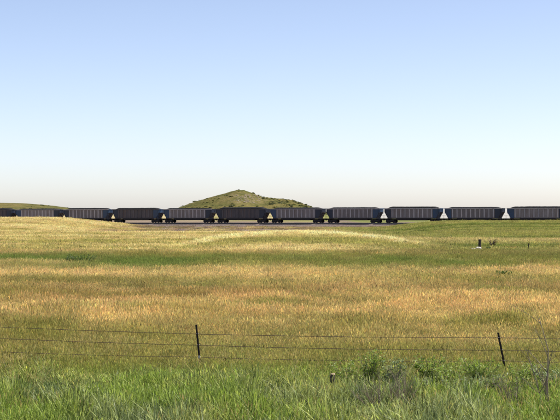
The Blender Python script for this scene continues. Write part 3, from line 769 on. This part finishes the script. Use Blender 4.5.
# ------------------------------------------------------------------ plants
def leafy(name, loc, height, spread, nstem, leaf, mat, label, seed, cat='shrub', group=None, per=26, woody=0.008):
    r = random.Random(seed); o = empty(name, loc); tag(o, label, cat, group)
    st = MB(); V = []; Fc = []; rn = []
    for k in range(nstem):
        a = r.uniform(0, 6.283); l = spread*math.sqrt(r.random()); h = height*r.uniform(0.6, 1.0)
        bx, by = 0.25*l*math.cos(a), 0.25*l*math.sin(a)
        pts = [Vector((bx+(l*0.9*math.cos(a))*t**1.3+r.uniform(-.02, .02), by+(l*0.9*math.sin(a))*t**1.3, -0.05+(h+0.05)*t)) for t in (0, .25, .5, .75, 1)]
        st.tube(pts, [woody, woody*.85, woody*.7, woody*.5, woody*.25], 5)
        for j in range(per):
            t = r.uniform(0.2, 1.0); i = min(3, int(t*4)); p = pts[i].lerp(pts[i+1], t*4-i)
            d = Vector((r.gauss(0, 1), r.gauss(0, 1), r.uniform(-0.1, 1.1))).normalized()
            L = leaf*r.uniform(0.55, 1.25)*(1.15-0.45*t); n = d.cross(Vector((r.gauss(0, .5), r.gauss(0, .5), 1))).normalized()
            up = n.cross(d)*L*0.12; wv = n*L*0.24; p0 = p+d*L*0.15; b0 = len(V); rv = r.random()*0.6+0.4*t
            V += [p0, p0+d*L*0.4+wv+up, p0+d*L*1.05-up*0.8, p0+d*L*0.4-wv+up, p0+d*L*0.45]
            Fc += [(b0, b0+1, b0+4), (b0+1, b0+2, b0+4), (b0+2, b0+3, b0+4), (b0+3, b0, b0+4)]; rn += [rv]*5
    link('stems', st.mesh('stems', M['bark']), parent=o)
    me = bpy.data.meshes.new('foliage'); me.from_pydata([tuple(v) for v in V], [], Fc); me.update()
    at_ = me.attributes.new('rnd', 'FLOAT', 'POINT'); at_.data.foreach_set('value', rn)
    tag(link('foliage', me, M[mat], parent=o), kind='stuff')
    return o
def bare_shrub(name, loc, height, label, seed, spread=0.35, nmain=3, r0=0.012, lean=(0, 0), leaves=0):
    r = random.Random(seed); o = empty(name, loc); tag(o, label, 'shrub')
    st = MB(); tw = MB()
    def grow(p, d, L, rad, depth):
        n = 6; pts = [p]; q = p; dd = d.copy()
        for i in range(n):
            dd = (dd+Vector((r.gauss(0, .10), r.gauss(0, .10), r.gauss(0.03, .06)))).normalized(); q = q+dd*L/n; pts.append(q)
        (st if depth == 0 else tw).tube(pts, [rad*(1-0.75*i/n) for i in range(n+1)], 5)
        if depth < 2:
            for k in range(r.randint(4, 6) if depth == 0 else r.randint(2, 4)):
                t = r.uniform(0.3, 0.95); i = min(n-1, int(t*n)); pp = pts[i].lerp(pts[i+1], t*n-i)
                az = r.uniform(0, 6.283); nd = (dd*0.75+Vector((math.cos(az), math.sin(az), 0.15))*r.uniform(0.35, 0.8)).normalized()
                grow(pp, nd, L*r.uniform(0.25, 0.5), rad*(1-0.75*t)*0.75, depth+1)
    for k in range(nmain):
        az = r.uniform(0, 6.283); s_ = spread*r.uniform(0.2, 1)
        grow(Vector((0.04*math.cos(az), 0.04*math.sin(az), -0.04)), Vector((math.cos(az)*s_+lean[0], math.sin(az)*s_+lean[1], 1)).normalized(), height*(1 if k == 0 else r.uniform(0.6, 0.95)), r0*(1 if k == 0 else 0.75), 0)
    link('stems', st.mesh('stems', M['bark']), parent=o); link('twigs', tw.mesh('twigs', M['bark']), parent=o)
    return o
def gpt(x, Yd): X_ = (x-280)/F*Yd; return (X_, Yd, tz(X_, Yd))
# leafy shrubs along the fence on the right
LS = [(346, 33.2, 0.52, 0.30, 14, 0.09, 'leaf', 'bright leafy shrub right beside the short sawn stake'),
      (372, 33.4, 0.80, 0.26, 16, 0.095, 'leaf', 'tallest bright leafy weed growing up over the bottom wire'),
      (392, 33.0, 0.66, 0.26, 12, 0.09, 'leaf_grey', 'grey-green leafy weed with a pale tip behind the left bare twigs'),
      (432, 33.8, 0.60, 0.34, 18, 0.10, 'leaf', 'bright green leafy shrub midway between the twigs and the leaning post'),
      (452, 33.0, 0.44, 0.34, 16, 0.095, 'leaf', 'low bright leafy shrub in the middle of the leafy row'),
      (478, 33.9, 0.54, 0.36, 18, 0.095, 'leaf', 'bright leafy shrub just left of the leaning post'),
      (488, 32.2, 0.42, 0.30, 14, 0.09, 'leaf_grey', 'grey-green leafy weed in front of the leaning post'),
      (528, 33.2, 0.50, 0.34, 18, 0.095, 'leaf', 'bright leafy shrub between the leaning post and the tall bare shrub'),
      (418, 31.6, 0.40, 0.30, 14, 0.09, 'leaf_grey', 'low grey-green weed just right of the bushy bare twigs'),
      (463, 31.4, 0.40, 0.34, 14, 0.09, 'leaf_grey', 'low grey-green weed in front of the leafy row'),
      (508, 31.5, 0.42, 0.30, 14, 0.09, 'leaf', 'low bright leafy weed at the foot of the leaning post'),
      (552, 32.0, 0.62, 0.34, 18, 0.09, 'leaf_grey', 'grey-green leafy shrub around the foot of the tall bare shrub')]
for i, (x, Yd, h, sp, ns, lf, mt_, lab) in enumerate(LS):
    leafy('leafy_shrub', gpt(x, Yd), h*1.12, sp*1.3, int(ns*1.7), lf, mt_, lab, 900+i, group='leafy shrubs along the fence')
bare_shrub('bare_shrub', gpt(547, 29.0), 1.95, 'tall bare grey shrub standing at the right edge', 31, 0.22, 3, 0.024)
bare_shrub('bare_shrub', gpt(401, 28.9), 1.02, 'bushy bare grey twigs right of the short sawn stake', 32, 0.5, 16, 0.012)
bare_shrub('bare_shrub', gpt(378, 28.9), 0.85, 'low bare twigs leaning left towards the short sawn stake', 33, 0.5, 12, 0.011, (-0.35, 0))
bare_shrub('bare_shrub', gpt(515, 29.2), 0.85, 'low bare twigs below the leaning fence post', 34, 0.5, 12, 0.011, (-0.3, 0))
# shrubs out in the meadow
FS = [(84, 104, 0.8, 1.1, 'dark green shrub in the green strip on the left'), (72, 105, 0.65, 0.8, 'small dark green shrub left of the darkest one in the green strip'),
      (460, 60, 0.66, 0.22, 'small dark weed alone in the golden grass on the right'), (501, 83, 0.5, 0.6, 'dark olive bush in the meadow above the leaning fence post'),
      (488, 140.5, 0.35, 0.4, 'small dark tuft just right of the white rock')]
for i, (x, Yd, h, sp, lab) in enumerate(FS):
    leafy('meadow_shrub', gpt(x, Yd), h, sp, 18, 0.13 if Yd > 70 else 0.09, 'leaf_dark', lab, 950+i, group='shrubs in the meadow', per=60, woody=0.012)
leafy('dry_weed', gpt(492, 152), 0.85, 0.5, 14, 0.16, 'leaf_dry', 'brown dry weed behind the lone dark post', 970, per=26, woody=0.012)

# ------------------------------------------------------------------ posts, rock
def log_post(name, loc, h, r0, mat, label, cat, seed, tilt=(0, 0), cap=None, sink=0.3):
    r = random.Random(seed); o = empty(name, loc, (tilt[0], tilt[1], 0)); tag(o, label, cat)
    n = 14; lv = [-sink, 0, h*0.3, h*0.65, h-0.02]; b = MB(); vs = []; fs = []
    rr = [r0*r.uniform(0.9, 1.1) for _ in range(n)]
    for i, z in enumerate(lv):
        for k in range(n):
            a = 2*PI*k/n; q = rr[k]*(1.08-0.10*i/4)*r.uniform(0.96, 1.04); vs.append((q*math.cos(a), q*math.sin(a), z))
    for i in range(len(lv)-1):
        for k in range(n): fs.append((i*n+k, i*n+(k+1) % n, (i+1)*n+(k+1) % n, (i+1)*n+k))
    b.add(vs, fs); b.add([], [])
    top = vs[-n:]
    link('post_shaft', b.mesh('post_shaft', M[mat]), parent=o)
    c = MB(); c.add(top+[(x*0.9, y*0.9, h+r.uniform(-.01, .012)) for x, y, z in top], [(k, (k+1) % n, n+(k+1) % n, n+k) for k in range(n)]+[tuple(range(n, 2*n))])
    link('sawn_top', c.mesh('sawn_top', M[cap or mat]), parent=o)
    return o
p = gpt(332, 31.6); log_post('wooden_stake', p, CAMZ-(373.5-HOR)/F*31.6-p[2], 0.062, 'wood', 'short wooden stake with pale sawn top in the grass', 'stake', 1, (0.03, 0.02), 'sawn')
p = gpt(479.5, 141); log_post('wooden_post', p, CAMZ-(239.3-HOR)/F*141-p[2], 0.125, 'oldpost', 'lone thick dark post out in the meadow beside a white rock', 'post', 2, (0, 0.02), None)
p = gpt(528.5, 139); log_post('wooden_post', p, CAMZ-(243.5-HOR)/F*139-p[2], 0.045, 'oldpost', 'thin short stake far out in the meadow near the right edge', 'stake', 3, (0, 0.03), None)
def rock(name, loc, size, label, seed, rz=0):
    bm = bmesh.new(); bmesh.ops.create_icosphere(bm, subdivisions=3, radius=1.0); r = random.Random(seed)
    ks = [(Vector((r.gauss(0, 1), r.gauss(0, 1), r.gauss(0, 1))).normalized(), r.uniform(0.55, 0.95)) for _ in range(14)]
    for v in bm.verts:
        d = v.co.normalized(); m_ = 1.0
        for n_, k in ks:
            q = d.dot(n_)
            if q > 0.05: m_ = min(m_, k/q)
        v.co = Vector((d.x*m_*size[0], d.y*m_*size[1], d.z*m_*size[2]))
    me = bpy.data.meshes.new(name); bm.to_mesh(me); bm.free(); me.materials.append(M['bone'])
    return tag(link(name, me, loc=loc, rot=(0, 0.12, rz)), label, 'rock')
x, y, z = gpt(479.0, 138.6); rock('pale_rock', (x, y, z+0.16), (0.40, 0.30, 0.36), 'larger bleached white rock at the foot of the lone dark post', 5)
x, y, z = gpt(473.0, 138.4); rock('pale_rock', (x, y, z+0.14), (0.40, 0.28, 0.24), 'flatter white rock left of the one at the dark post', 6)
